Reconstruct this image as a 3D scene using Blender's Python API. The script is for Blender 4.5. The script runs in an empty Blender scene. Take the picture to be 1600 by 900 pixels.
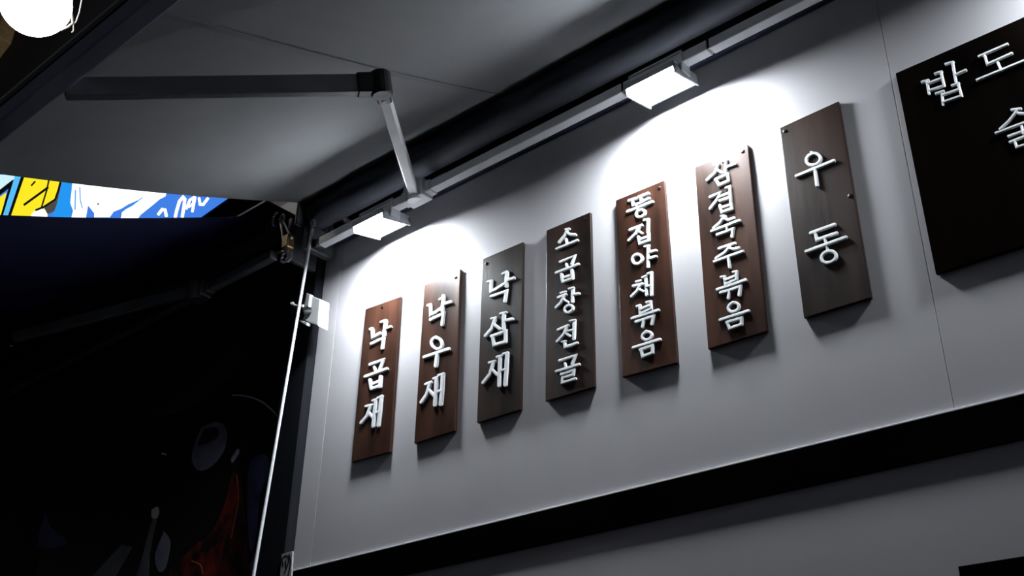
import bpy, bmesh, math, random
from mathutils import Vector, Matrix
random.seed(7)
S = bpy.context.scene
COL = S.collection

# ------------------------------------------------------------------ camera
# right, down and forward axes of the camera in world space (X along the wall, Y into it, Z up)
CR = Vector((0.7536287, 0.65712252, 0.01528962))
CD = Vector((-0.30520735, 0.37044279, -0.87728023))
CF = Vector((-0.58214453, 0.65647706, 0.47973495))
FPX = 1712.327
CAM = Vector((0.0, -2.4, 1.6))
cd = bpy.data.cameras.new('camera'); cam = bpy.data.objects.new('camera', cd); COL.objects.link(cam)
cd.sensor_fit = 'HORIZONTAL'; cd.sensor_width = 36.0; cd.lens = FPX / 1600.0 * 36.0
cd.clip_start = 0.05; cd.clip_end = 200
u, b = -CD, -CF
cam.matrix_world = Matrix(((CR.x, u.x, b.x, CAM.x), (CR.y, u.y, b.y, CAM.y), (CR.z, u.z, b.z, CAM.z), (0, 0, 0, 1)))
S.camera = cam

# ------------------------------------------------------------------ night sky, exposure
W = bpy.data.worlds.new('night_sky'); S.world = W; W.use_nodes = True
bg = W.node_tree.nodes['Background']
bg.inputs[0].default_value = (0.80, 0.82, 1.0, 1); bg.inputs[1].default_value = 0.022
S.view_settings.view_transform = 'Standard'; S.view_settings.look = 'None'
S.view_settings.exposure = 0.0; S.view_settings.gamma = 1.0; S.view_settings.use_curve_mapping = False
LED_POWER = 350.0

# ------------------------------------------------------------------ helpers
def at(px, py, y=0.0):                       # the point of the plane Y = y that shows at a photo pixel
    v = CR * ((px - 800) / FPX) + CD * ((py - 450) / FPX) + CF
    return CAM + v * ((y - CAM.y) / v.y)
def at_dist(px, py, d):
    v = CR * ((px - 800) / FPX) + CD * ((py - 450) / FPX) + CF
    return CAM + v.normalized() * d

def tag(o, label=None, cat=None, group=None, kind=None):
    if label: o['label'] = label
    if cat: o['category'] = cat
    if group: o['group'] = group
    if kind: o['kind'] = kind
    return o
def empty(name, loc, label=None, cat=None, group=None, kind=None):
    o = bpy.data.objects.new(name, None); COL.objects.link(o); o.location = loc; o.empty_display_size = 0.05
    return tag(o, label, cat, group, kind)
def world_loc(o):
    p = Vector((0, 0, 0))
    while o is not None:
        p += Vector(o.location); o = o.parent
    return p
def build(name, bm, m, parent=None, smooth=False, origin=None):
    """one mesh object from a bmesh in world coordinates"""
    bmesh.ops.recalc_face_normals(bm, faces=bm.faces)
    if origin is None:
        lo = Vector((1e9,) * 3); hi = -lo
        for v in bm.verts:
            for k in range(3):
                lo[k] = min(lo[k], v.co[k]); hi[k] = max(hi[k], v.co[k])
        origin = (lo + hi) / 2
    origin = Vector(origin)
    bmesh.ops.translate(bm, verts=bm.verts, vec=-origin)
    me = bpy.data.meshes.new(name); bm.to_mesh(me); bm.free()
    me.materials.append(m)
    if smooth:
        for p in me.polygons: p.use_smooth = True
        try: me.set_sharp_from_angle(angle=math.radians(40))
        except Exception: pass
    o = bpy.data.objects.new(name, me); COL.objects.link(o)
    if parent is not None:
        o.parent = parent; o.location = origin - world_loc(parent)
    else:
        o.location = origin
    return o
def B(): return bmesh.new()
def hexa(bm, pts, bev=0.0, seg=1):
    """box from 8 corners: 4 bottom, 4 top"""
    v = [bm.verts.new(p) for p in pts]
    fs = [bm.faces.new([v[i] for i in f]) for f in ((0, 3, 2, 1), (4, 5, 6, 7), (0, 1, 5, 4), (1, 2, 6, 5), (2, 3, 7, 6), (3, 0, 4, 7))]
    if bev > 0:
        es = list({e for f in fs for e in f.edges})
        bmesh.ops.bevel(bm, geom=es, offset=bev, segments=seg, profile=0.6, affect='EDGES')
    return bm
def box(bm, lo, hi, bev=0.0, seg=1):
    a, c = Vector(lo), Vector(hi)
    return hexa(bm, [(a.x, a.y, a.z), (c.x, a.y, a.z), (c.x, c.y, a.z), (a.x, c.y, a.z),
                     (a.x, a.y, c.z), (c.x, a.y, c.z), (c.x, c.y, c.z), (a.x, c.y, c.z)], bev, seg)
def beam(bm, p, q, w, h, up=(0, 0, 1), bev=0.0):
    """rectangular bar p to q, w across, h along up"""
    p, q = Vector(p), Vector(q); d = (q - p).normalized()
    s = d.cross(Vector(up)).normalized(); t = s.cross(d).normalized()
    s = s * w / 2; t = t * h / 2
    return hexa(bm, [p - s - t, p + s - t, q + s - t, q - s - t, p - s + t, p + s + t, q + s + t, q - s + t], bev)
def tube(bm, pts, r, n=10, closed=False, r2=None):
    pts = [Vector(p) for p in pts]; rings = []; N = len(pts); ref = None
    for i, p in enumerate(pts):
        if closed: d = pts[(i + 1) % N] - pts[i - 1]
        else: d = pts[min(i + 1, N - 1)] - pts[max(i - 1, 0)]
        d.normalize()
        if ref is None: ref = Vector((0, 0, 1)) if abs(d.z) < .9 else Vector((0, 1, 0))
        s = d.cross(ref).normalized(); t = s.cross(d).normalized(); ref = t
        rr = r if r2 is None else r + (r2 - r) * i / (N - 1)
        rings.append([bm.verts.new(p + (s * math.cos(a) + t * math.sin(a)) * rr) for a in [2 * math.pi * k / n for k in range(n)]])
    for i in range(N if closed else N - 1):
        A, C = rings[i], rings[(i + 1) % N]
        for k in range(n): bm.faces.new((A[k], A[(k + 1) % n], C[(k + 1) % n], C[k]))
    if not closed:
        bm.faces.new(rings[0][::-1]); bm.faces.new(rings[-1])
    return bm
def lathe(bm, base, axis, prof, n=20):
    """profile [(distance along axis, radius)] turned around axis"""
    base = Vector(base); ax = Vector(axis).normalized()
    s = ax.cross(Vector((0, 0, 1)) if abs(ax.z) < .9 else Vector((1, 0, 0))).normalized(); t = ax.cross(s)
    rings = [[bm.verts.new(base + ax * d + (s * math.cos(2 * math.pi * k / n) + t * math.sin(2 * math.pi * k / n)) * max(r, 1e-4)) for k in range(n)] for d, r in prof]
    for A, C in zip(rings, rings[1:]):
        for k in range(n): bm.faces.new((A[k], A[(k + 1) % n], C[(k + 1) % n], C[k]))
    bm.faces.new(rings[0][::-1]); bm.faces.new(rings[-1])
    return bm
def slab(bm, pts, depth):
    """flat polygon in a wall plane given thickness towards the street (-Y)"""
    pts = [Vector(p) for p in pts]; n = len(pts)
    a = [bm.verts.new(p) for p in pts]; c = [bm.verts.new(p + Vector((0, -depth, 0))) for p in pts]
    bm.faces.new(a); bm.faces.new(c[::-1])
    for k in range(n): bm.faces.new((a[k], a[(k + 1) % n], c[(k + 1) % n], c[k]))
    return bm
def ribbon(pts, w, closed=False, taper=None):
    """left and right outline of a brush stroke in 2-D"""
    pts = [Vector((p[0], p[1])) for p in pts]; N = len(pts); L = []; R = []
    for i in range(N):
        if closed: a, c = pts[i - 1], pts[(i + 1) % N]
        else: a, c = pts[max(i - 1, 0)], pts[min(i + 1, N - 1)]
        d1 = (pts[i] - a); d2 = (c - pts[i])
        if d1.length < 1e-6: d1 = d2
        if d2.length < 1e-6: d2 = d1
        d1 = d1.normalized(); d2 = d2.normalized(); t = (d1 + d2)
        t = t.normalized() if t.length > .2 else d2
        nrm = Vector((-t.y, t.x)); k = 1.0 / max(.55, nrm.dot(Vector((-d1.y, d1.x))))
        h = w / 2 * k * (taper[i] if taper else 1)
        L.append(pts[i] + nrm * h); R.append(pts[i] - nrm * h)
    return L, R
def smooth_line(pts, n=4):
    """Catmull-Rom through the points"""
    P = [Vector((p[0], p[1])) for p in pts]
    if len(P) < 3: return P
    out = []
    for i in range(len(P) - 1):
        p0, p1, p2, p3 = P[max(i - 1, 0)], P[i], P[i + 1], P[min(i + 2, len(P) - 1)]
        for k in range(n):
            t = k / n
            out.append(.5 * ((2 * p1) + (p2 - p0) * t + (2 * p0 - 5 * p1 + 4 * p2 - p3) * t * t + (3 * p1 - p0 - 3 * p2 + p3) * t ** 3))
    return out + [P[-1]]
def raised_stroke(bm, pts, w, y0, depth, closed=False, cut=0.22):
    """solid raised brush stroke on the plane Y = y0; pts and w in photo pixels of that plane"""
    N = len(pts)
    if not closed:
        d = (Vector(pts[0]) - Vector(pts[1])).normalized() * w * .3; e = (Vector(pts[-1]) - Vector(pts[-2])).normalized() * w * .3
        pts = [Vector(pts[0]) + d] + [Vector(p) for p in pts] + [Vector(pts[-1]) + e]
        taper = [.62] + [1] * N + [.6]
    else: taper = None
    L, R = ribbon(pts, w, closed, taper); Li, Ri = ribbon(pts, w * (1 - 2 * cut), closed, taper)
    dv = Vector((0, -depth, 0))
    rows = []
    for l, r, li, ri in zip(L, R, Li, Ri):
        a, d_ = at(l.x, l.y, y0), at(r.x, r.y, y0)
        b_, c_ = at(li.x, li.y, y0) + dv, at(ri.x, ri.y, y0) + dv
        am, dm = a + dv * .6, d_ + dv * .6
        rows.append([bm.verts.new(p) for p in (a, am, b_, c_, dm, d_)])
    M = len(rows)
    for i in range(M if closed else M - 1):
        A, C = rows[i], rows[(i + 1) % M]
        for k in range(6): bm.faces.new((A[k], A[(k + 1) % 6], C[(k + 1) % 6], C[k]))
    if not closed:
        bm.faces.new(rows[0][::-1]); bm.faces.new(rows[-1])

# ------------------------------------------------------------------ materials
def mat(name, col, rough=.5, metal=0.0, spec=.5):
    m = bpy.data.materials.new(name); m.use_nodes = True
    p = m.node_tree.nodes['Principled BSDF']
    p.inputs['Base Color'].default_value = (*col, 1); p.inputs['Roughness'].default_value = rough
    p.inputs['Metallic'].default_value = metal; p.inputs['Specular IOR Level'].default_value = spec
    return m
def noise_mat(name, c1, c2, scale=(4, 4, 4), detail=5, rough=(.45, .6), bump=.0, bscale=60, lo=.35, hi=.65, metal=0.0, spec=.5, nscale=1.0):
    m = mat(name, c1, rough[0], metal, spec); nt = m.node_tree; N = nt.nodes; L = nt.links; p = N['Principled BSDF']
    tc = N.new('ShaderNodeTexCoord'); mp = N.new('ShaderNodeMapping'); mp.inputs['Scale'].default_value = scale
    oi = N.new('ShaderNodeObjectInfo'); va = N.new('ShaderNodeVectorMath'); va.operation = 'ADD'
    L.new(tc.outputs['Object'], mp.inputs['Vector'])
    ml = N.new('ShaderNodeMath'); ml.operation = 'MULTIPLY'; ml.inputs[1].default_value = 37.0
    L.new(oi.outputs['Random'], ml.inputs[0]); L.new(mp.outputs[0], va.inputs[0]); L.new(ml.outputs[0], va.inputs[1])
    nz = N.new('ShaderNodeTexNoise'); nz.inputs['Scale'].default_value = nscale; nz.inputs['Detail'].default_value = detail
    nz.inputs['Roughness'].default_value = .6
    L.new(va.outputs[0], nz.inputs['Vector'])
    cr = N.new('ShaderNodeValToRGB'); cr.color_ramp.elements[0].position = lo; cr.color_ramp.elements[1].position = hi
    cr.color_ramp.elements[0].color = (*c1, 1); cr.color_ramp.elements[1].color = (*c2, 1)
    L.new(nz.outputs['Fac'], cr.inputs[0]); L.new(cr.outputs[0], p.inputs['Base Color'])
    mr = N.new('ShaderNodeMapRange'); mr.inputs['To Min'].default_value = rough[0]; mr.inputs['To Max'].default_value = rough[1]
    L.new(nz.outputs['Fac'], mr.inputs[0]); L.new(mr.outputs[0], p.inputs['Roughness'])
    if bump:
        n2 = N.new('ShaderNodeTexNoise'); n2.inputs['Scale'].default_value = bscale; n2.inputs['Detail'].default_value = 4
        L.new(va.outputs[0], n2.inputs['Vector'])
        bp = N.new('ShaderNodeBump'); bp.inputs['Strength'].default_value = bump; bp.inputs['Distance'].default_value = .004
        L.new(n2.outputs['Fac'], bp.inputs['Height']); L.new(bp.outputs[0], p.inputs['Normal'])
    return m
def glow(name, col, s):
    m = bpy.data.materials.new(name); m.use_nodes = True; nt = m.node_tree; nt.nodes.clear()
    e = nt.nodes.new('ShaderNodeEmission'); o = nt.nodes.new('ShaderNodeOutputMaterial')
    e.inputs[0].default_value = (*col, 1); e.inputs[1].default_value = s; nt.links.new(e.outputs[0], o.inputs[0]); return m

M_wall = noise_mat('painted_wall_panel', (.52, .505, .53), (.57, .56, .585), (1.2, 1.2, .5), 6, (.34, .42), .05, 90)
M_band = noise_mat('black_band_metal', (.0015, .0015, .002), (.003, .003, .004), (3, 3, 3), 4, (.8, .9), spec=.0)
M_bright_line = mat('pale_bright_line', (.7, .7, .72), .45)  # pale strip colour, stands in for the bright line along the band
M_wood = noise_mat('dark_stained_wood', (.007, .003, .002), (.080, .033, .020), (9, 9, 1.6), 8, (.26, .44), .14, 9, .3, .72, spec=.24)
M_wood2 = noise_mat('near_black_stained_wood', (.005, .0028, .0024), (.046, .024, .018), (9, 9, 1.6), 8, (.28, .44), .12, 9, .3, .74, spec=.22)
M_blackwood = noise_mat('black_stained_wood', (.002, .0016, .0015), (.006, .004, .003), (6, 6, 2), 7, (.8, .9), .2, 10, .3, .7, spec=.0)
M_letter = noise_mat('white_letter_paint', (.82, .85, .89), (.93, .94, .96), (20, 20, 20), 4, (.4, .5))
M_screw = mat('blackened_screw', (.03, .028, .028), .4, .8)
M_alu = noise_mat('white_coated_aluminium', (.80, .82, .84), (.86, .88, .90), (5, 5, 5), 3, (.35, .45))
M_darkalu = noise_mat('dark_coated_aluminium', (.10, .105, .115), (.13, .135, .15), (5, 5, 5), 3, (.35, .45))
M_black = mat('black_plastic', (.006, .006, .007), .5, 0, .25)
M_steel = noise_mat('galvanised_steel', (.30, .30, .31), (.5, .5, .51), (30, 30, 30), 4, (.3, .5), metal=.6)
M_fabric = noise_mat('grey_awning_canvas', (.155, .16, .166), (.19, .195, .20), (2, 2, 2), 5, (.8, .9), .08, 240, spec=.2)
M_seam = mat('canvas_seam', (.15, .153, .158), .85, spec=.2)
M_roll = noise_mat('rolled_canvas', (.02, .022, .028), (.034, .037, .045), (.6, 9, 9), 4, (.6, .7), spec=.2)
M_backplate = mat('dark_plate_bloom_tint', (.018, .026, .055), .45)  # blue in the base colour stands in for bloom around the floodlights
M_navy = noise_mat('navy_awning_canvas', (.010, .012, .05), (.015, .018, .07), (2, 2, 2), 4, (.8, .9), spec=.2)
M_front = noise_mat('blue_grey_front_bar', (.30, .33, .43), (.36, .39, .50), (4, 4, 4), 3, (.4, .5))
M_led = glow('led_panel_light', (.90, .96, 1.0), LED_POWER)
M_globe = glow('milky_globe_light', (1, .95, .86), 40.0)
M_housing = noise_mat('floodlight_housing', (.45, .47, .50), (.55, .57, .6), (8, 8, 8), 3, (.35, .45))
M_post = noise_mat('dark_post', (.005, .006, .009), (.011, .012, .016), (3, 3, 1), 4, (.6, .7), spec=.1)
M_facade = noise_mat('dark_neighbour_facade', (.004, .004, .006), (.009, .009, .013), (1, 1, 1), 5, (.6, .75))
M_tan = noise_mat('tan_render', (.30, .20, .09), (.50, .37, .2), (7, 7, 7), 6, (.7, .8), .3, 20)
M_bracket = noise_mat('weathered_dark_bracket', (.02, .022, .026), (.07, .072, .08), (30, 30, 30), 5, (.5, .7), spec=.3)
M_cam = mat('white_camera_plastic', (.8, .82, .84), .35)
M_brass = mat('brass_gear', (.42, .28, .12), .4, .7)
M_wire = mat('dull_grey_wire', (.05, .05, .048), .5)
M_ground = noise_mat('asphalt', (.03, .03, .032), (.055, .055, .058), (3, 3, 3), 8, (.7, .85), .3, 60)

# ------------------------------------------------------------------ the setting
X_L, X_R = -3.146, 1.6
Z_BT, Z_BB = 2.562, 2.463
g = B(); box(g, (-14, -9, -.1), (8, 3, 0)); tag(build('floor', g, M_ground), kind='structure')
wf = empty('wall_front', (X_L, 0, 0), kind='structure')
g = B(); box(g, (X_L, .012, 0), (X_R, .16, 4.35)); build('wall_core', g, M_wall, wf)
seams = [X_L, -3.043, -.777, X_R]
for a, c in zip(seams, seams[1:]):
    g = B(); box(g, (a + .0005, 0, Z_BT - .03), (c - .0005, .0115, 4.35), .0008); build('panel', g, M_wall, wf)
for a, c in ((X_L, X_R),):
    g = B(); box(g, (a + .0015, 0, 0), (c - .0015, .0115, Z_BB + .03), .0012); build('panel', g, M_wall, wf)
g = B(); box(g, (X_L, -.008, Z_BB), (X_R, -.0005, Z_BT), .001)
tag(build('trim_1', g, M_band), 'black horizontal band running across the pale wall below the menu boards', kind='structure')
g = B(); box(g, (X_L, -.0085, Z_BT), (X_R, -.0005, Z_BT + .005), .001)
tag(build('trim_2', g, M_bright_line), 'thin pale strip painted in as the bright edge line on top of the black band', kind='structure')
# dark post that ends the wall, neighbouring facade beyond it
g = B(); box(g, (-3.30, -.035, 0), (X_L - .002, .16, 4.35), .006)
tag(build('trim_3', g, M_post), 'dark corner post at the left end of the pale wall', kind='structure')
g = B(); box(g, (-13, .05, 0), (-3.305, .3, 11))
tag(build('wall_left', g, M_facade), 'unlit dark facade of the neighbouring shop', kind='structure')
a = at(9, 10, -.08); c = at(4, 47, -.08)
g = B(); hexa(g, [(a.x - .7, -.08, c.z - .32), (a.x, -.08, c.z), (a.x, .049, c.z), (a.x - .7, .049, c.z - .32),
                  (a.x - .7, -.08, 11), (a.x, -.08, 11), (a.x, .049, 11), (a.x - .7, .049, 11)], .01)
tag(build('trim_4', g, M_tan), 'tan rendered pilaster behind the round lamp', kind='structure')

# ------------------------------------------------------------------ menu boards
Y_F = -.0125                                  # front face of the planks
BOARDS = {
 'a': dict(q=[(571, 483), (626, 463), (609, 706), (549, 722)], w=5.4, screws=[(.5, .03)]),
 'b': dict(q=[(663, 445), (719, 420), (710, 673), (647, 693)], w=5.6, screws=[(.88, .045)]),
 'c': dict(q=[(754, 405), (817, 378), (813, 640), (745, 661)], w=5.2, screws=[(.1, .04)]),
 'd': dict(q=[(853.8, 360), (922, 331.5), (928.4, 604.5), (852, 627)], w=4.6, screws=[(.9, .03)]),
 'e': dict(q=[(962, 313), (1037.5, 281.5), (1058, 566.5), (972, 589.5)], w=5.0, screws=[(.9, .035)]),
 'f': dict(q=[(1085.5, 261), (1168, 225), (1198, 517.5), (1106, 545.5)], w=5.0, screws=[(.9, .03)]),
 'g': dict(q=[(1218, 200), (1310, 158), (1361, 465), (1256, 497)], w=5.4, screws=[(.08, .03), (.94, .5)]),
}
LABELS = {
 'a': 'leftmost dark wooden menu board reading 낙곱새, nearest the black post',
 'b': 'brown glossy wooden menu board reading 낙우새, second from the black post',
 'c': 'dark wooden menu board reading 낙삼새 in greyish letters, third from the post',
 'd': 'near-black wooden menu board with five small letters reading 소곱창전골',
 'e': 'brown wooden menu board with six letters reading 똥집야채볶음',
 'f': 'brown brightly lit wooden menu board reading 삼겹숙주볶음 under the second floodlight',
 'g': 'dark wooden menu board with two large letters reading 우동',
}
# strokes: (origin x, origin y, scale) of the tracing frame, then one list of strokes per letter;
# a stroke is a run of points, a ring is ('o', x, y, rx, ry, tilt)
def o(x, y, rx, ry, t=-20): return ('o', x, y, rx, ry, t)
T = {}
F1 = (540, 490, 4.737)
T['a'] = [
 (F1, [[(184, 118), (203, 112)], [(200, 115), (204, 178), (225, 168), (262, 146)], [(266, 66), (304, 52)], [(300, 55), (296, 110), (288, 165)], [(300, 115), (340, 99)], [(194, 226), (286, 182), (274, 260)]]),
 (F1, [[(184, 380), (282, 344), (256, 418)], [(216, 398), (230, 442)], [(148, 470), (312, 410)], [(184, 492), (195, 560)], [(264, 466), (258, 545)], [(192, 528), (256, 502)], [(195, 560), (256, 538)]]),
 (F1, [[(153, 690), (206, 676)], [(190, 684), (162, 762), (118, 812)], [(172, 732), (208, 776)], [(204, 648), (236, 636)], [(228, 643), (218, 740), (208, 838)], [(240, 628), (276, 612)], [(268, 616), (258, 730), (246, 833)], [(222, 740), (256, 726)]]),
]
F2 = (640, 450, 4.5)
T['b'] = [
 (F2, [[(132, 126), (156, 118)], [(150, 120), (154, 190), (180, 178), (236, 141)], [(216, 84), (248, 66)], [(243, 56), (240, 110), (236, 166)], [(244, 116), (298, 100)], [(150, 226), (242, 182), (232, 262)]]),
 (F2, [[o(195, 392, 35, 42, -35)], [(178, 352), (192, 345)], [(105, 490), (283, 430)], [(200, 462), (188, 553)]]),
 (F2, [[(114, 680), (160, 662)], [(148, 668), (124, 752), (85, 808)], [(138, 718), (178, 763)], [(172, 640), (202, 630)], [(193, 634), (190, 730), (182, 828)], [(206, 618), (246, 604)], [(237, 608), (232, 720), (222, 824)], [(188, 736), (230, 722)]]),
]
F3 = (735, 415, 4.5)
T['c'] = [
 (F3, [[(124, 118), (156, 108)], [(148, 112), (148, 186), (180, 170), (242, 131)], [(228, 62), (264, 44)], [(260, 48), (256, 150)], [(260, 108), (312, 90)], [(148, 220), (256, 182), (245, 255)]]),
 (F3, [[(150, 377), (186, 368)], [(178, 372), (154, 446), (108, 498)], [(164, 412), (212, 448)], [(214, 342), (256, 330)], [(238, 336), (238, 452)], [(242, 390), (302, 378)], [(150, 500), (250, 465), (250, 540)], [(160, 500), (170, 562), (250, 538)]]),
 (F3, [[(134, 686), (180, 672)], [(166, 678), (142, 764), (92, 828)], [(154, 732), (196, 774)], [(190, 646), (226, 635)], [(213, 640), (206, 850)], [(234, 624), (268, 614)], [(262, 617), (256, 730), (248, 845)], [(210, 746), (252, 730)]]),
]
F4 = (840, 345, 6.923); F4b = (840, 470, 6.43)
T['d'] = [
 (F4, [[(308, 98), (350, 90)], [(330, 95), (300, 160), (236, 238)], [(318, 130), (360, 150), (418, 155)], [(312, 198), (325, 256)], [(212, 310), (440, 215)]]),
 (F4, [[(248, 450), (405, 385), (374, 472)], [(316, 470), (326, 526)], [(205, 568), (450, 472)], [(264, 582), (280, 665)], [(378, 538), (382, 632)], [(276, 622), (378, 590)], [(280, 663), (384, 626)]]),
 (F4, [[(254, 786), (312, 770)], [(228, 835), (316, 800)], [(302, 806), (256, 890), (205, 944)], [(282, 850), (340, 886)], [(346, 740), (396, 727)], [(386, 730), (384, 882)], [(386, 802), (456, 790)], [o(342, 956, 48, 36, -30)]]),
 (F4b, [[(210, 296), (316, 250)], [(302, 256), (264, 345), (200, 415)], [(280, 322), (334, 360)], [(306, 308), (360, 296)], [(330, 208), (384, 196)], [(374, 200), (369, 388)], [(250, 416), (290, 408)], [(276, 412), (282, 466), (330, 455), (405, 426)]]),
 (F4b, [[(225, 606), (385, 552), (352, 638)], [(280, 630), (292, 682)], [(190, 715), (425, 642)], [(242, 745), (372, 700), (362, 746), (258, 778), (254, 828), (388, 786)]]),
]
F5 = (960, 290, 6.43); F5b = (960, 420, 6.0)
T['e'] = [
 (F5, [[(150, 156), (238, 130)], [(184, 150), (194, 204), (264, 180)], [(250, 120), (348, 82)], [(268, 122), (280, 172), (356, 130)], [(226, 200), (238, 240)], [(136, 268), (390, 166)], [o(268, 284, 46, 34, -25)]]),
 (F5, [[(160, 450), (286, 402)], [(266, 410), (220, 486), (150, 555)], [(234, 450), (286, 484)], [(302, 352), (352, 342)], [(344, 346), (342, 476)], [(246, 516), (260, 588), (354, 552)], [(346, 474), (350, 556)], [(256, 548), (346, 518)]]),
 (F5, [[o(235, 742, 50, 46, -35)], [(310, 618), (356, 606)], [(345, 612), (344, 824)], [(346, 676), (425, 655)], [(346, 738), (425, 716)]]),
 (F5b, [[(208, 126), (256, 114)], [(180, 166), (272, 145)], [(246, 154), (218, 212), (165, 264)], [(230, 192), (280, 216)], [(268, 86), (306, 70)], [(298, 76), (306, 250)], [(316, 50), (360, 36)], [(352, 42), (352, 250)], [(306, 172), (352, 156)]]),
 (F5b, [[(214, 356), (250, 345)], [(240, 350), (248, 424), (352, 376)], [(304, 318), (350, 308)], [(344, 312), (350, 376)], [(246, 386), (346, 342)], [(294, 404), (302, 436)], [(170, 470), (420, 390)], [(205, 502), (282, 478), (268, 550)], [(300, 470), (370, 448), (355, 525)]]),
 (F5b, [[o(310, 632, 46, 36, -25)], [(296, 592), (308, 586)], [(180, 745), (435, 665)], [(246, 764), (364, 722), (360, 790)], [(256, 760), (270, 828), (366, 788)]]),
]
F6 = (1090, 240, 6.43); F6b = (1090, 370, 5.62)
T['f'] = [
 (F6, [[(172, 120), (214, 108)], [(212, 112), (180, 196), (100, 272)], [(192, 166), (256, 198)], [(252, 84), (300, 72)], [(288, 76), (288, 200)], [(292, 142), (386, 106)], [(182, 266), (306, 212), (316, 276)], [(188, 262), (220, 320), (318, 278)]]),
 (F6, [[(130, 442), (232, 396), (196, 474), (130, 560)], [(222, 440), (326, 402)], [(228, 480), (334, 444)], [(288, 350), (336, 332)], [(328, 338), (340, 480)], [(228, 522), (250, 592), (350, 558)], [(338, 480), (350, 560)], [(240, 550), (342, 518)]]),
 (F6, [[(240, 632), (290, 636)], [(266, 644), (232, 696), (165, 755)], [(264, 652), (318, 672), (376, 652)], [(145, 785), (430, 676)], [(298, 736), (300, 768)], [(200, 820), (360, 762), (350, 840)]]),
 (F6b, [[(190, 108), (336, 60)], [(292, 88), (236, 146), (165, 194)], [(276, 100), (320, 112), (372, 100)], [(150, 222), (405, 130)], [(276, 188), (286, 274)]]),
 (F6b, [[(208, 358), (246, 350)], [(240, 352), (250, 420), (346, 378)], [(314, 314), (352, 306)], [(346, 310), (346, 376)], [(246, 384), (344, 346)], [(290, 396), (302, 428)], [(175, 468), (430, 382)], [(205, 496), (286, 472), (275, 545)], [(300, 468), (380, 440), (370, 518)]]),
 (F6b, [[o(320, 622, 48, 38, -25)], [(306, 582), (320, 578)], [(200, 735), (455, 653)], [(258, 756), (390, 717), (389, 775)], [(266, 752), (285, 810), (392, 772)]]),
]
F7 = (1225, 220, 4.283)
T['g'] = [
 (F7, [[o(200, 127, 48, 38, -20)], [(184, 80), (196, 84)], [(85, 240), (340, 135)], [(211, 200), (225, 303)]]),
 (F7, [[(180, 622), (345, 562)], [(210, 614), (224, 666), (358, 620)], [(276, 660), (291, 702)], [(150, 745), (420, 648)], [o(303, 780, 50, 38, -20)], [(290, 716), (298, 738)]]),
]
F8 = (1430, 60, 5.0)
T['h'] = [
 (F8, [[(55, 345), (108, 330)], [(94, 336), (112, 438)], [(158, 280), (212, 264)], [(204, 270), (230, 376)], [(108, 354), (206, 318)], [(112, 412), (230, 372)], [(240, 205), (302, 188)], [(294, 194), (322, 346)], [(324, 286), (400, 251)], [(165, 436), (226, 416)], [(210, 422), (222, 524)], [(290, 372), (346, 354)], [(338, 360), (366, 456)], [(222, 444), (338, 404)], [(222, 502), (366, 452)]]),
 (F8, [[(500, 145), (726, 48)], [(546, 140), (566, 206), (760, 120)], [(648, 192), (676, 256)], [(485, 330), (840, 184), (900, 160)]]),
 (F8, [[(755, 562), (830, 553)], [(796, 570), (736, 648), (664, 714)], [(804, 588), (850, 592), (930, 560)], [(632, 745), (990, 612)], [(836, 690), (844, 746)], [(730, 770), (910, 704), (904, 750), (742, 815)], [(782, 812), (796, 854), (940, 810)]]),
]
def letters(parent, key, w, y0, depth):
    for gi, ((ox, oy, s), strokes) in enumerate(T[key]):
        bm = B()
        for si, st in enumerate(strokes):
            dz = depth + .0002 * (si % 5)
            if isinstance(st[0], tuple) and st[0][0] == 'o':
                _, cx, cy, rx, ry, t = st[0]; t = math.radians(t); pts = []
                for k in range(20):
                    a_ = 2 * math.pi * k / 20; x, y = rx * math.cos(a_), ry * math.sin(a_)
                    pts.append((ox + (cx + x * math.cos(t) - y * math.sin(t)) / s, oy + (cy + x * math.sin(t) + y * math.cos(t)) / s))
                raised_stroke(bm, pts, w * .95, y0, dz, closed=True)
            else:
                pts = [(ox + x / s, oy + y / s) for x, y in st]
                L = sum((Vector(p) - Vector(q)).length for p, q in zip(pts, pts[1:]))
                ww = w * (.8 if L < w * 2.2 else 1.0)
                if abs(pts[-1][0] - pts[0][0]) < .45 * abs(pts[-1][1] - pts[0][1]) and key in 'abcd': ww *= 1.12
                raised_stroke(bm, pts, ww, y0, dz)
        build('letter', bm, M_letter, parent)['label'] = 'white raised Korean letter'
def quad_board(q, y0, depth, bev):
    bm = B(); f = [at(*p, y0) for p in q]; k = [Vector((p.x, y0 + depth, p.z)) for p in f]   # TL TR BR BL
    return hexa(bm, [k[3], k[2], f[2], f[3], k[0], k[1], f[1], f[0]], bev, 2)
def lerp_q(q, u_, v_, y0):
    P = [at(*p, y0) for p in q]
    return (P[0] * (1 - u_) + P[1] * u_) * (1 - v_) + (P[3] * (1 - u_) + P[2] * u_) * v_
for key, d in BOARDS.items():
    base = lerp_q(d['q'], .5, 1, 0)
    r = empty('menu_board', (base.x, 0, base.z), LABELS[key], 'menu board', 'wooden menu boards in a row on the wall')
    build('plank', quad_board(d['q'], Y_F, .012, .0018), M_wood2 if key in 'cdg' else M_wood, r)
    letters(r, key, d['w'], Y_F - .0002, .005)
    for su, sv in d['screws']:
        p = lerp_q(d['q'], su, sv, Y_F); g = B(); lathe(g, p, (0, -1, 0), [(0, .0055), (.002, .0055), (.003, .003)], 10)
        build('screw', g, M_screw, r)
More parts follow.
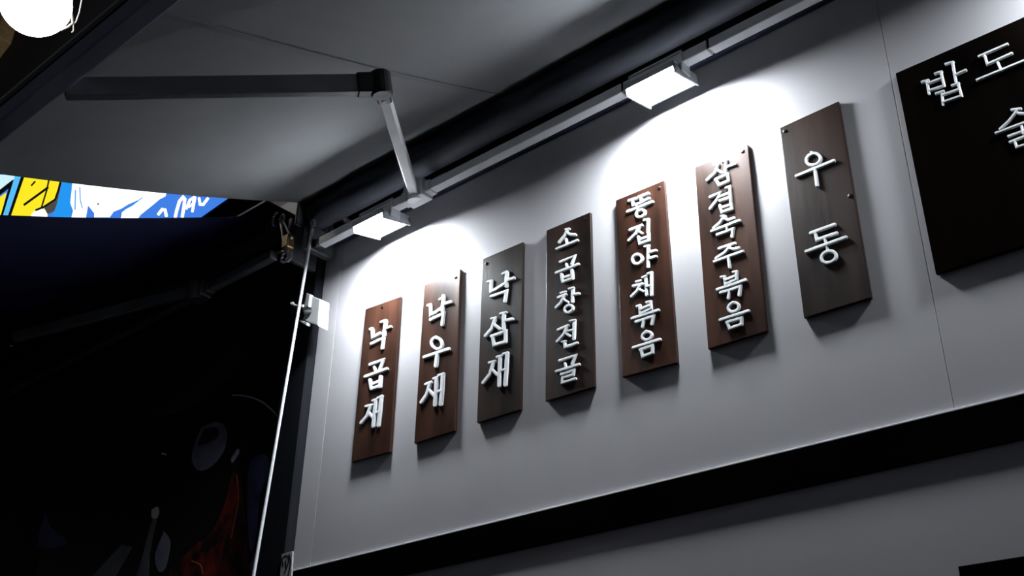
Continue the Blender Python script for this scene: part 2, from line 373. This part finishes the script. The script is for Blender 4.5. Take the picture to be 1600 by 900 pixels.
# big dark board, runs out of the frame on the right
tl, bl = at(1399, 114.5, Y_F), at(1462, 428, Y_F); XE = .28
r = empty('sign_board', ((tl.x + XE) / 2, 0, bl.z), 'large black sign board reading 밥도 and 술, right of the row of menu boards', 'sign board')
g = B(); hexa(g, [(bl.x, -.0005, bl.z), (XE, -.0005, bl.z), (XE, Y_F, bl.z), (bl.x, Y_F, bl.z),
                  (tl.x, -.0005, tl.z), (XE, -.0005, tl.z), (XE, Y_F, tl.z), (tl.x, Y_F, tl.z)], .0018, 2)
build('plank', g, M_blackwood, r); letters(r, 'h', 4.2, Y_F - .0002, .005)
tl2 = at(1496.5, 885, -.012)
g = B(); box(g, (tl2.x, -.012, tl2.z - .55), (.5, -.0005, tl2.z), .0018, 2)
tag(build('sign_board', g, M_blackwood), 'plain black board low on the wall under the black band, at bottom right', 'sign board')

# ------------------------------------------------------------------ folding-arm awnings
def awning(name, label, x0, x1, roll, bar, front, arms, m_fab, m_arm, m_arm2, m_bar, m_front, seam_x, end_x, seam_m):
    (ry, rz, rr), (by, bz), (fy, fz0, fz1) = roll, bar, front
    r = empty(name, ((x0 + x1) / 2, 0, rz), label, 'awning')
    g = B(); box(g, (x0 + .02, -.022, rz - .10), (x1 - .02, -.0005, rz + .22), .003); build('mounting_plate', g, M_backplate, r)
    g = B(); tube(g, [(x0 + .03, ry, rz), (x1 - .03, ry, rz)], rr, 28); build('fabric_roll', g, M_roll, r, True)
    # hood over the roll
    g = B(); box(g, (x0, -.205, rz + .085), (x1, -.001, rz + .10), .003); build('hood', g, M_backplate, r)
    # canvas from the top of the roll down to the front bar, slightly sagging
    g = B(); fe = (fy + .01, (fz0 + fz1) / 2 - .005); nx, ny = 24, 16; rows = []
    st = (ry - rr * .38, rz + rr * .93)
    for i in range(nx + 1):
        row = []
        for j in range(ny + 1):
            t = j / ny; x = x0 + (x1 - x0) * i / nx
            sag = .018 * math.sin(math.pi * t) * (1 + .25 * math.sin(x * 3.1))
            row.append(Vector((x, st[0] + (fe[0] - st[0]) * t, st[1] + (fe[1] - st[1]) * t - sag)))
        rows.append(row)
    lo_ = [[g.verts.new(p) for p in row] for row in rows]; up_ = [[g.verts.new(p + Vector((0, -.0008, .003))) for p in row] for row in rows]
    for i in range(nx):
        for j in range(ny):
            g.faces.new((lo_[i][j], lo_[i][j + 1], lo_[i + 1][j + 1], lo_[i + 1][j])); g.faces.new((up_[i][j], up_[i + 1][j], up_[i + 1][j + 1], up_[i][j + 1]))
    for i in range(nx):
        for j in (0, ny): g.faces.new((lo_[i][j], lo_[i + 1][j], up_[i + 1][j], up_[i][j]))
    for j in range(ny):
        for i in (0, nx): g.faces.new((lo_[i][j], lo_[i][j + 1], up_[i][j + 1], up_[i][j]))
    cv = build('canopy', g, m_fab, r, True)
    for sx in seam_x:
        g = B(); ps = []
        for j in range(ny + 1):
            t = j / ny; sag = .018 * math.sin(math.pi * t) * (1 + .25 * math.sin(sx * 3.1))
            ps.append(Vector((sx, st[0] + (fe[0] - st[0]) * t, st[1] + (fe[1] - st[1]) * t - sag - .0022)))
        for p, q in zip(ps, ps[1:]): beam(g, p, q, .022, .002)
        build('seam', g, seam_m, cv)
    # square bar along the wall in joined lengths
    xs = [end_x[0]] + [x for x in end_x[2]] + [end_x[1]]
    for a, c in zip(xs, xs[1:]):
        g = B(); box(g, (a + .004, by - .018, bz - .018), (c - .004, by + .018, bz + .018), .002); build('square_bar', g, m_bar, r)
    for x in xs[1:-1]:
        g = B(); box(g, (x - .02, by - .015, bz - .015), (x + .02, by + .015, bz + .015)); build('joiner', g, M_black, r)
    # wall brackets
    for x in [a[0] for a in arms]:
        g = B(); beam(g, (x, by, bz + .01), (x, -.03, rz - .04), .03, .02, (0, 0, 1), .002); build('bracket', g, m_bar, r)
    # front bar: face, groove, upper lip
    g = B(); box(g, (x0 - .02, fy - .03, fz0), (x1 + .02, fy + .025, fz0 + (fz1 - fz0) * .58), .006, 2)
    fb = build('front_bar', g, m_front, r)
    g = B(); box(g, (x0 - .02, fy - .016, fz0 + (fz1 - fz0) * .58), (x1 + .02, fy + .025, fz1 - .008)); build('groove', g, M_black, fb)
    g = B(); box(g, (x0 - .02, fy - .028, fz1 - .008), (x1 + .02, fy + .025, fz1), .002); build('lip', g, m_bar, fb)
    # folding arms
    for (sx, ex, ey, ez, tx, ty, tz) in arms:
        sh, el, te = Vector((sx, by - .03, bz)), Vector((ex, ey, ez)), Vector((tx, ty, tz))
        up = Vector((1, 0, 0)).cross(te - Vector((tx, by, bz))).normalized(); up = up if up.z > 0 else -up
        am = B(); box(am, (sx - .05, by - .035, bz - .035), (sx + .05, by + .024, bz + .035), .006, 2)
        box(am, (sx - .075, by - .022, bz - .024), (sx + .075, by + .021, bz + .024), .004, 1)
        build('shoulder', am, m_bar, r)
        d1 = (el - sh).normalized(); d2 = (te - el).normalized()
        g = B(); lathe(g, sh - up * .04, up, [(0, .026), (.006, .03), (.074, .03), (.08, .026)], 16); build('shoulder_pivot', g, m_arm, r, True)
        g = B(); beam(g, sh + d1 * .02, el - d1 * .045, .034, .05, up, .004); build('inner_arm', g, m_arm, r)
        g = B(); beam(g, el + d2 * .04, te, .032, .058, up, .004); build('outer_arm', g, m_arm2, r)
        g = B(); lathe(g, el - up * .037, up, [(0, .028), (.005, .032), (.069, .032), (.074, .028)], 16)
        beam(g, el - d1 * .07, el, .042, .058, up, .004); beam(g, el, el + d2 * .07, .042, .064, up, .004)
        ej = build('elbow', g, M_black, r, False)
        for s_ in (-1, 1):
            g = B(); lathe(g, el - d1 * .04 + up * (-.031), -up, [(0, .007), (.004, .007), (.006, .004)], 8); build('bolt', g, M_steel, ej); break
    return r
main = awning('folding_arm_awning', 'grey canvas folding-arm awning with white arm over the menu boards', -3.115, 1.5,
    (-.115, 3.975, .062), (-.15, 3.79), (-1.48, 3.445, 3.553),
    [(-2.451, -1.952, -.786, 3.632, -2.455, -1.455, 3.462), (.85, .35, -.786, 3.632, .86, -1.455, 3.462)],
    M_fabric, M_alu, M_darkalu, M_alu, M_front, (-2.05, -.95, .15), (-2.99, 1.35, (-1.537, -1.227)), M_seam)
# end bracket and crank eye of the main awning
g = B(); box(g, (-3.118, -.2, 3.90), (-3.106, -.023, 4.05), .004); box(g, (-3.105, -.16, 3.80), (-3.07, -.023, 3.91), .005)
beam(g, (-3.09, -.1, 3.84), (-2.99, -.15, 3.79), .03, .03); build('end_bracket', g, M_bracket, main)
g = B(); c0 = at(488, 350, -.15); pts = [c0 + Vector((.016 * math.cos(a), 0, .02 * math.sin(a))) for a in [2 * math.pi * k / 14 for k in range(14)]]
tube(g, pts, .004, 6, True); tube(g, [c0 + Vector((0, 0, .02)), c0 + Vector((.01, .03, .07))], .006, 8); build('crank_eye', g, M_steel, main, True)

neigh = awning('folding_arm_awning', 'dark navy folding-arm awning of the neighbouring shop, left of the post', -7.6, -3.33,
    (-.115, 4.01, .055), (-.2, 3.80), (-1.52, 3.36, 3.46),
    [(-3.72, -4.62, -.60, 3.70, -3.95, -1.49, 3.38), (-7.0, -6.2, -.60, 3.70, -6.9, -1.49, 3.38)],
    M_navy, M_darkalu, M_darkalu, M_darkalu, M_darkalu, (), (-7.4, -3.22, ()), M_navy)
# its crank gear: hook ring, links, brass gear block
def ring_at(bm, c, rx, rz, r_, n=16, a0=0, a1=2 * math.pi, closed=True):
    m = n if closed else n + 1
    tube(bm, [c + Vector((rx * math.cos(a0 + (a1 - a0) * k / n), .004 * math.sin(3 * k), rz * math.sin(a0 + (a1 - a0) * k / n))) for k in range(m)], r_, 7, closed)
cg = at(440, 372, -.2)
gr = B(); c1 = at(441, 342, -.2); ring_at(gr, c1, .014, .02, .005); c2 = at(431, 343, -.2); ring_at(gr, c2, .018, .03, .005, 14, 1.2, 4.6, False)
tube(gr, [c1 + Vector((-.005, 0, -.02)), at(441, 360, -.2), at(443, 378, -.2)], .006, 7); tube(gr, [c1 + Vector((.01, 0, -.016)), at(452, 365, -.2), at(456, 372, -.2)], .005, 7)
build('crank_hook', gr, M_steel, neigh, True)
p = at(450, 378, -.2); g = B(); box(g, p + Vector((-.022, -.015, -.03)), p + Vector((.018, .02, .03)), .004); build('gear_block', g, M_brass, neigh)
g = B(); tube(g, [at(447, 388, -.2), at(452, 396, -.2), at(453, 404, -.2), at(449, 408, -.2)], .007, 7); tube(g, [at(432, 396, -.2), at(450, 392, -.2)], .006, 7)
ring_at(g, at(445, 402, -.2), .02, .022, .005); build('lower_hook', g, M_steel, neigh, True)
g = B(); p = at(458, 360, -.16); box(g, p + Vector((-.012, -.02, -.14)), p + Vector((.012, .135, .05)), .003); build('end_bracket', g, M_bracket, neigh)

# ------------------------------------------------------------------ LED floodlights
def floodlight(xc, w, label):
    # glowing face: front edge under the bar, wall-side edge slightly higher
    f0, f1 = Vector((0, -.205, 3.737)), Vector((0, -.072, 3.764))
    d = (f1 - f0).normalized(); nrm = Vector((0, d.z, -d.y)); nrm = nrm if nrm.z < 0 else -nrm     # downwards and to the wall
    mid = (f0 + f1) / 2; ln = (f1 - f0).length; X = Vector((1, 0, 0))
    r = empty('floodlight', (xc, mid.y, mid.z), label, 'floodlight', 'LED floodlights on the awning bar')
    def blk(bm, cx, cl, cn, sx, sl, sn, bev=0):
        c = Vector((xc, mid.y, mid.z)) + X * cx + d * cl + nrm * cn; pts = []
        for k in (-1, 1):
            for (i, j) in ((-1, -1), (1, -1), (1, 1), (-1, 1)): pts.append(c + X * (i * sx / 2) + d * (j * sl / 2) - nrm * (k * sn / 2))
        return hexa(bm, pts, bev, 1)
    g = B(); blk(g, 0, 0, -.012, w, ln, .018, .003); build('housing', g, M_housing, r)
    g = B(); pts = []                                   # frosted wedge lens; street-side lip added to throw light onto the canvas
    for cn, ins in ((-.003, .009), (None, .012)):
        for (i, j) in ((-1, -1), (1, -1), (1, 1), (-1, 1)): pts.append(Vector((xc, mid.y, mid.z)) + X * (i * (w / 2 - ins)) + d * (j * (ln / 2 - ins)) + nrm * (cn if cn is not None else (.008 if j > 0 else .020)))
    hexa(g, pts); build('led_lens', g, M_led, r)
    g = B()  # frame with tall cheeks and back strip, added to shield the wall from lens spill
    for s in (-1, 1):
        pts = []
        for k in (0, 1):
            for i, j in ((-1, -1), (1, -1), (1, 1), (-1, 1)):
                cn = -.010 if k == 0 else (.023 if j < 0 else .019)
                pts.append(Vector((xc, mid.y, mid.z)) + X * (s * (w / 2 - .003) + i * .003) + d * (j * ln / 2) + nrm * cn)
        hexa(g, pts)
    blk(g, 0, -(ln / 2 - .004), -.005, w, .008, .010); blk(g, 0, ln / 2 - .004, .001, w, .008, .022)
    build('face_frame_shields', g, M_housing, r)
    for k in range(6):
        g = B(); blk(g, -w / 2 + .02 + k * (w - .04) / 5, .042, -.028, .005, .04, .014); build('cooling_fin', g, M_housing, r)
    g = B()
    for s in (-1, 1):
        box(g, (xc + s * (w / 2 + .004) - .002, -.172, mid.z - .012), (xc + s * (w / 2 + .004) + .002, -.128, 3.815), 0)
    box(g, (xc - w / 2 - .006, -.172, 3.8095), (xc + w / 2 + .006, -.128, 3.8145), 0); build('bracket', g, M_alu, r)
    return r
floodlight(-2.66, .168, 'glowing square floodlight beside the awning arm, above the leftmost menu boards')
floodlight(-1.412, .182, 'glowing square floodlight on the bar above the boards right of centre')
floodlight(-.06, .182, 'glowing square floodlight past the right edge, above the large black sign board')

# ------------------------------------------------------------------ crank rod, camera, plaque on the post
top = at(488, 358, -.15); low = at(396, 900, -.22); end = top + (low - top) * 1.75
r = empty('crank_rod', end, 'thin white crank rod hanging beside the dark post', 'crank rod')
g = B(); tube(g, [top, top + (end - top) * .5, end], .0062, 10); build('rod', g, M_cam, r, True)
g = B(); tube(g, [top + Vector((0, 0, -.005)), top + Vector((.004, 0, .014)), top + Vector((.012, 0, .018)), top + Vector((.014, 0, .006))], .0035, 7); build('hook', g, M_steel, r, True)
g = B(); tube(g, [end, end + Vector((.03, 0, -.06)), end + Vector((.03, 0, -.2))], .011, 10); build('handle', g, M_black, r, True)

pc = at(484, 483, -.075)
r = empty('security_camera', (pc.x, -.036, pc.z), 'small white security camera with black round lens on the dark post', 'security camera')
def pxbox(bm, q, y0, depth, bev):
    f = [at(*p, y0) for p in q]; k = [Vector((p.x, y0 + depth, p.z)) for p in f]
    return hexa(bm, [k[3], k[2], f[2], f[3], k[0], k[1], f[1], f[0]], bev, 2)
g = B(); pxbox(g, [(478, 459), (500, 467), (497, 510), (470, 498)], -.085, .0495, .005); build('body', g, M_cam, r)
g = B(); pxbox(g, [(478.5, 457.5), (484.5, 459.5), (482, 479), (476, 478)], -.097, .02, .003); build('rib', g, M_cam, r)
g = B(); lc = at(474, 490, -.1); dv = Vector((-.35, -.85, -.35)).normalized()
lathe(g, lc - dv * .03, dv, [(0, .022), (.03, .024), (.036, .022), (.038, .016), (.032, .012)], 20); ln_ = build('lens', g, M_black, r, True)
g = B(); lathe(g, lc + dv * .0025, dv, [(0, .009), (.003, .008), (.005, .004)], 14); build('lens_glass', g, mat('dark_lens_glass', (.01, .012, .02), .08), ln_, True)
g = B(); tube(g, [at(455, 474, -.1), at(462, 478, -.1), at(474, 478, -.1)], .006, 8); lathe(g, at(457, 475, -.1) - Vector((.006, 0, 0)), (1, 0, .2), [(0, .006), (.006, .009), (.012, .006)], 10)
build('cable_joint', g, M_cam, r, True)
g = B(); pxbox(g, [(468, 499), (480, 504), (478, 508), (467, 502)], -.098, .02, .002); build('visor', g, M_cam, r)

pq = [(440, 866), (457, 861), (455, 902), (437, 906)]
p0 = lerp_q(pq, .5, 1, -.037)
r = empty('wall_plaque', (p0.x, -.036, p0.z), 'small pale plate with looping dark marks at the foot of the dark post', 'plaque')
g = B(); pxbox(g, pq, -.042, .0065, .001); build('plate', g, mat('pale_plate', (.42, .42, .42), .5), r)
g = B()
for st in ([(443, 884), (441, 874), (446, 868), (451, 872), (449, 884), (444, 896)], [(452, 866), (454, 880), (450, 900)], [(446, 876), (447, 888)]):
    raised_stroke(g, smooth_line(st), 1.6, -.042, .0008)
build('mark', g, M_screw, r)

# ------------------------------------------------------------------ neighbour's printed poster
YP = .03
corn = [(30, 560), (437, 560), (437, 930), (30, 930)]
xa, xb = at(60, 880, YP).x, at(425, 760, YP).x; za, zb = 2.25, at(380, 600, YP).z
r = empty('food_poster', ((xa + xb) / 2, .048, za), 'dark poster of a red dish in a round bowl, on the unlit neighbouring facade', 'poster')
g = B(); box(g, (xa, YP, za), (xb, .049, zb), .002); build('sheet', g, mat('poster_black', (.006, .006, .008), .45), r)
def flat(name, pts, m, frame, dep, lay=0, sm=True):
    ox, oy, s = frame; P = [(ox + x / s, oy + y / s) for x, y in pts]
    if sm: P = [(p.x, p.y) for p in smooth_line(P + [P[0]], 3)[:-1]]
    g = B(); slab(g, [at(x, y, YP) + Vector((0, -.0004 * lay, 0)) for x, y in P], dep); return build(name, g, m, r)
FA, FB = (220, 600, 3.0), (0, 600, 3.0)
m_lav = noise_mat('print_lavender', (.22, .22, .32), (.34, .33, .42), (12, 12, 12), 4, (.4, .5))
m_red = noise_mat('print_red_stew', (.012, .002, .002), (.34, .025, .012), (14, 14, 9), 8, (.5, .6), lo=.42, hi=.70)
m_rim = mat('print_pale_rim', (.8, .82, .95), .4); m_or = mat('print_orange', (.55, .16, .06), .4); m_blue = noise_mat('print_blue', (.05, .06, .16), (.16, .17, .34), (8, 8, 8), 4, (.4, .5))
m_gr = noise_mat('print_grey', (.12, .12, .14), (.22, .22, .24), (8, 8, 8), 4, (.4, .5)); m_green = mat('print_green', (.03, .045, .03), .5); m_cream = mat('print_cream', (.85, .8, .62), .4)
flat('printed_shade', [(500, 430), (525, 350), (592, 330), (600, 420), (560, 520), (545, 700), (515, 790), (500, 620)], m_blue, FA, .0004, 1)
flat('printed_shade', [(545, 760), (640, 700), (640, 900), (500, 930)], m_blue, FA, .0004, 1)
flat('printed_stew', [(440, 395), (470, 470), (490, 600), (500, 780), (485, 930), (130, 930), (240, 770), (330, 700), (395, 560), (415, 470)], m_red, FA, .0004, 2)
flat('printed_egg', [(285, 205), (345, 178), (395, 195), (405, 250), (388, 320), (330, 390), (268, 405), (240, 350), (255, 275)], m_lav, FA, .0004, 3)
flat('printed_leaf', [(300, 210), (360, 205), (362, 250), (310, 278), (268, 285)], m_green, FA, .0004, 4)
flat('printed_leaf', [(110, 690), (140, 740), (122, 850), (100, 880), (80, 870), (68, 800)], m_lav, FA, .0004, 3)
flat('printed_leaf', [(425, 350), (455, 305), (462, 325), (430, 372)], m_lav, FA, .0004, 3)
flat('printed_knife', [(570, 752), (622, 765), (545, 900), (420, 915)], m_gr, FB, .0004, 2, False)
flat('printed_shade', [(215, 600), (245, 680), (318, 738), (250, 768), (178, 752)], m_blue, FB, .0004, 2)
flat('printed_spoon', [(712, 590), (738, 575), (748, 600), (735, 630), (712, 625)], m_cream, FB, .0004, 3)
flat('printed_spoon', [(714, 632), (736, 632), (702, 800), (700, 900), (640, 900), (668, 810)], m_gr, FB, .0004, 2, False)
flat('printed_glint', [(760, 322), (782, 328), (780, 334), (758, 330)], m_cream, FB, .0004, 2, False)
def line(name, pts, w, m, frame, lay):
    ox, oy, s = frame; g = B()
    raised_stroke(g, [tuple(p) for p in smooth_line([(ox + x / s, oy + y / s) for x, y in pts], 5)], w, YP - .0004 * lay, .0005); return build(name, g, m, r)
line('printed_rim', [(430, 52), (500, 58), (570, 85), (628, 135)], 2.4, m_rim, FA, 1)
line('printed_rim', [(628, 135), (665, 190), (686, 285)], 1.3, m_rim, FA, 1)
line('printed_highlight', [(448, 425), (458, 540), (440, 640), (425, 720)], 1.6, m_or, FA, 4)
line('printed_highlight', [(240, 830), (280, 850), (290, 890)], 2.2, m_or, FA, 4)

# ------------------------------------------------------------------ lit fascia sign over the neighbour's awning
YS = -.02
def SP(frame, pts): ox, oy, s = frame; return [(ox + x / s, oy + y / s) for x, y in pts]
GA, GB = (0, 260, 8.0), (180, 280, 8.0)
s0 = at(150, 345, YS)
r = empty('fascia_sign', (s0.x, .049, s0.z), 'brightly lit blue, white and yellow painted sign above the navy awning', 'sign')
out = [(-45, 272), (411, 272), (355, 311), (322, 334), (297, 352), (-45, 352)]
g = B(); slab(g, [Vector((p.x, .049, p.z)) for p in [at(x, y, YS) for x, y in out]], .04 - YS); build('sign_body', g, M_post, r)
g = B(); slab(g, [at(x, y, YS + .0085) for x, y in out], .0085); build('lit_face', g, glow('sign_blue', (.055, .22, .80), 1.0), r)
sg = {'w': glow('sign_white', (1, 1, 1), 1.5), 'c': glow('sign_cyan', (.10, .52, .95), 1.0), 'p': glow('sign_pale', (.62, .9, 1), 1.0), 'y': glow('sign_yellow', (1, .83, .02), 1.0),
      'k': mat('sign_black', (.004, .004, .006), .5), 'g': mat('sign_grey', (.2, .18, .16), .5), 'b': glow('sign_mid_blue', (.02, .33, .95), .95)}
lay = [0]
def sh(key, frame, pts, name='painted_shape'):
    lay[0] += 1; g = B(); slab(g, [at(x, y, YS) + Vector((0, -.0003 * lay[0], 0)) for x, y in SP(frame, pts)], .0015); build(name, g, sg[key], r)
def ln(key, frame, pts, w, name='painted_line'):
    lay[0] += 1; g = B(); raised_stroke(g, SP(frame, pts), w * (1.5 if key == 'k' else 1.0), YS - .0003 * lay[0], .0016, cut=.05); build(name, g, sg[key], r)
sh('p', GA, [(-350, 105), (190, 105), (170, 180), (0, 310), (-350, 420)])
sh('y', GA, [(-350, 420), (0, 385), (85, 325), (20, 590), (0, 640), (-350, 640)])
ln('k', GA, [(-120, 420), (0, 325), (175, 190)], 4.5)
sh('k', GA, [(120, 250), (185, 180), (55, 620), (5, 640)])
sh('c', GA, [(195, 110), (285, 110), (105, 640), (35, 640)])
sh('k', GA, [(275, 110), (325, 110), (135, 660), (92, 660)])
sh('y', GA, [(318, 110), (770, 110), (735, 290), (690, 412), (545, 508), (600, 600), (600, 660), (130, 660)])
ln('k', GA, [(440, 190), (395, 240)], 1.8); ln('k', GA, [(600, 265), (450, 375), (305, 480)], 2.4); ln('k', GA, [(622, 130), (585, 300), (520, 515)], 1.6)
sh('w', GA, [(400, 600), (450, 555), (520, 530), (570, 550), (595, 600), (600, 640), (400, 640)])
sh('g', GA, [(765, 220), (790, 220), (735, 440), (690, 560), (605, 600), (560, 510), (690, 415)])
ln('k', GA, [(772, 130), (735, 290), (692, 415), (548, 508), (450, 548)], 2.2)
sh('b', GA, [(805, 110), (930, 110), (890, 660), (660, 660), (720, 480)])
sh('w', GA, [(925, 110), (2100, 110), (1790, 400), (1610, 480), (1530, 530), (1430, 570), (1380, 640), (1190, 640), (1190, 590), (1110, 490), (1080, 660), (900, 660), (925, 560), (890, 460), (905, 330)])
ln('b', GA, [(945, 300), (940, 540)], 2.0); ln('b', GA, [(1000, 260), (1005, 420), (1030, 520)], 1.6)
ln('k', GA, [(1224, 468), (1234, 474)], 1.6)
sh('w', GB, [(420, 150), (520, 120), (660, 150), (640, 220), (570, 255), (480, 330), (330, 450), (280, 520), (80, 520), (100, 420), (230, 325), (350, 240)])
ln('b', GB, [(120, 380), (220, 325), (340, 232)], 1.6)
ln('w', GB, [(540, 440), (590, 378), (625, 385), (640, 460)], 4.6)
ln('w', GB, [(752, 470), (768, 400), (805, 275), (850, 225), (872, 250), (862, 330), (840, 470)], 4.8)
ln('w', GB, [(890, 370), (935, 260), (975, 235), (985, 300), (920, 345)], 4.0)
ln('w', GB, [(1000, 225), (965, 405)], 4.0)
ln('w', GB, [(1050, 240), (1062, 315), (1100, 318), (1160, 240)], 4.2)

# ------------------------------------------------------------------ round globe lamp on the neighbour's facade
DG = 6.6; gc = at_dist(56, 3, DG); gr_ = 48.5 / FPX * DG * .985
r = empty('globe_lamp', (gc.x, .049, gc.z), 'glowing white round globe lamp at the top left corner', 'lamp')
g = B(); bmesh.ops.create_uvsphere(g, u_segments=40, v_segments=24, radius=gr_, matrix=Matrix.Translation(gc)); build('globe', g, M_globe, r, True)
def dp(px, py, k=0): return at_dist(px, py, DG + k)
g = B(); tube(g, [dp(107, 8), dp(111, 18), dp(114, 36), dp(106, 42), dp(95, 47)], .008, 8); tube(g, [dp(109, 16), dp(108, 32), dp(98, 45)], .006, 8); build('clamp', g, M_wire, r, True)
g = B(); tube(g, [dp(130, -30), dp(128, 0), dp(124, 20), dp(119, 34), dp(115, 38), dp(115, 48), dp(112, 51)], .0045, 8); build('cable', g, M_wire, r, True)
a = gc + Vector((0, 0, 1.0)); g = B(); tube(g, [gc + Vector((0, 0, gr_)), a, Vector((a.x, .05, a.z))], .02, 10); lathe(g, (a.x, .049, a.z), (0, -1, 0), [(0, .06), (.015, .06), (.02, .05)], 16)
build('wall_arm', g, M_black, r, True)
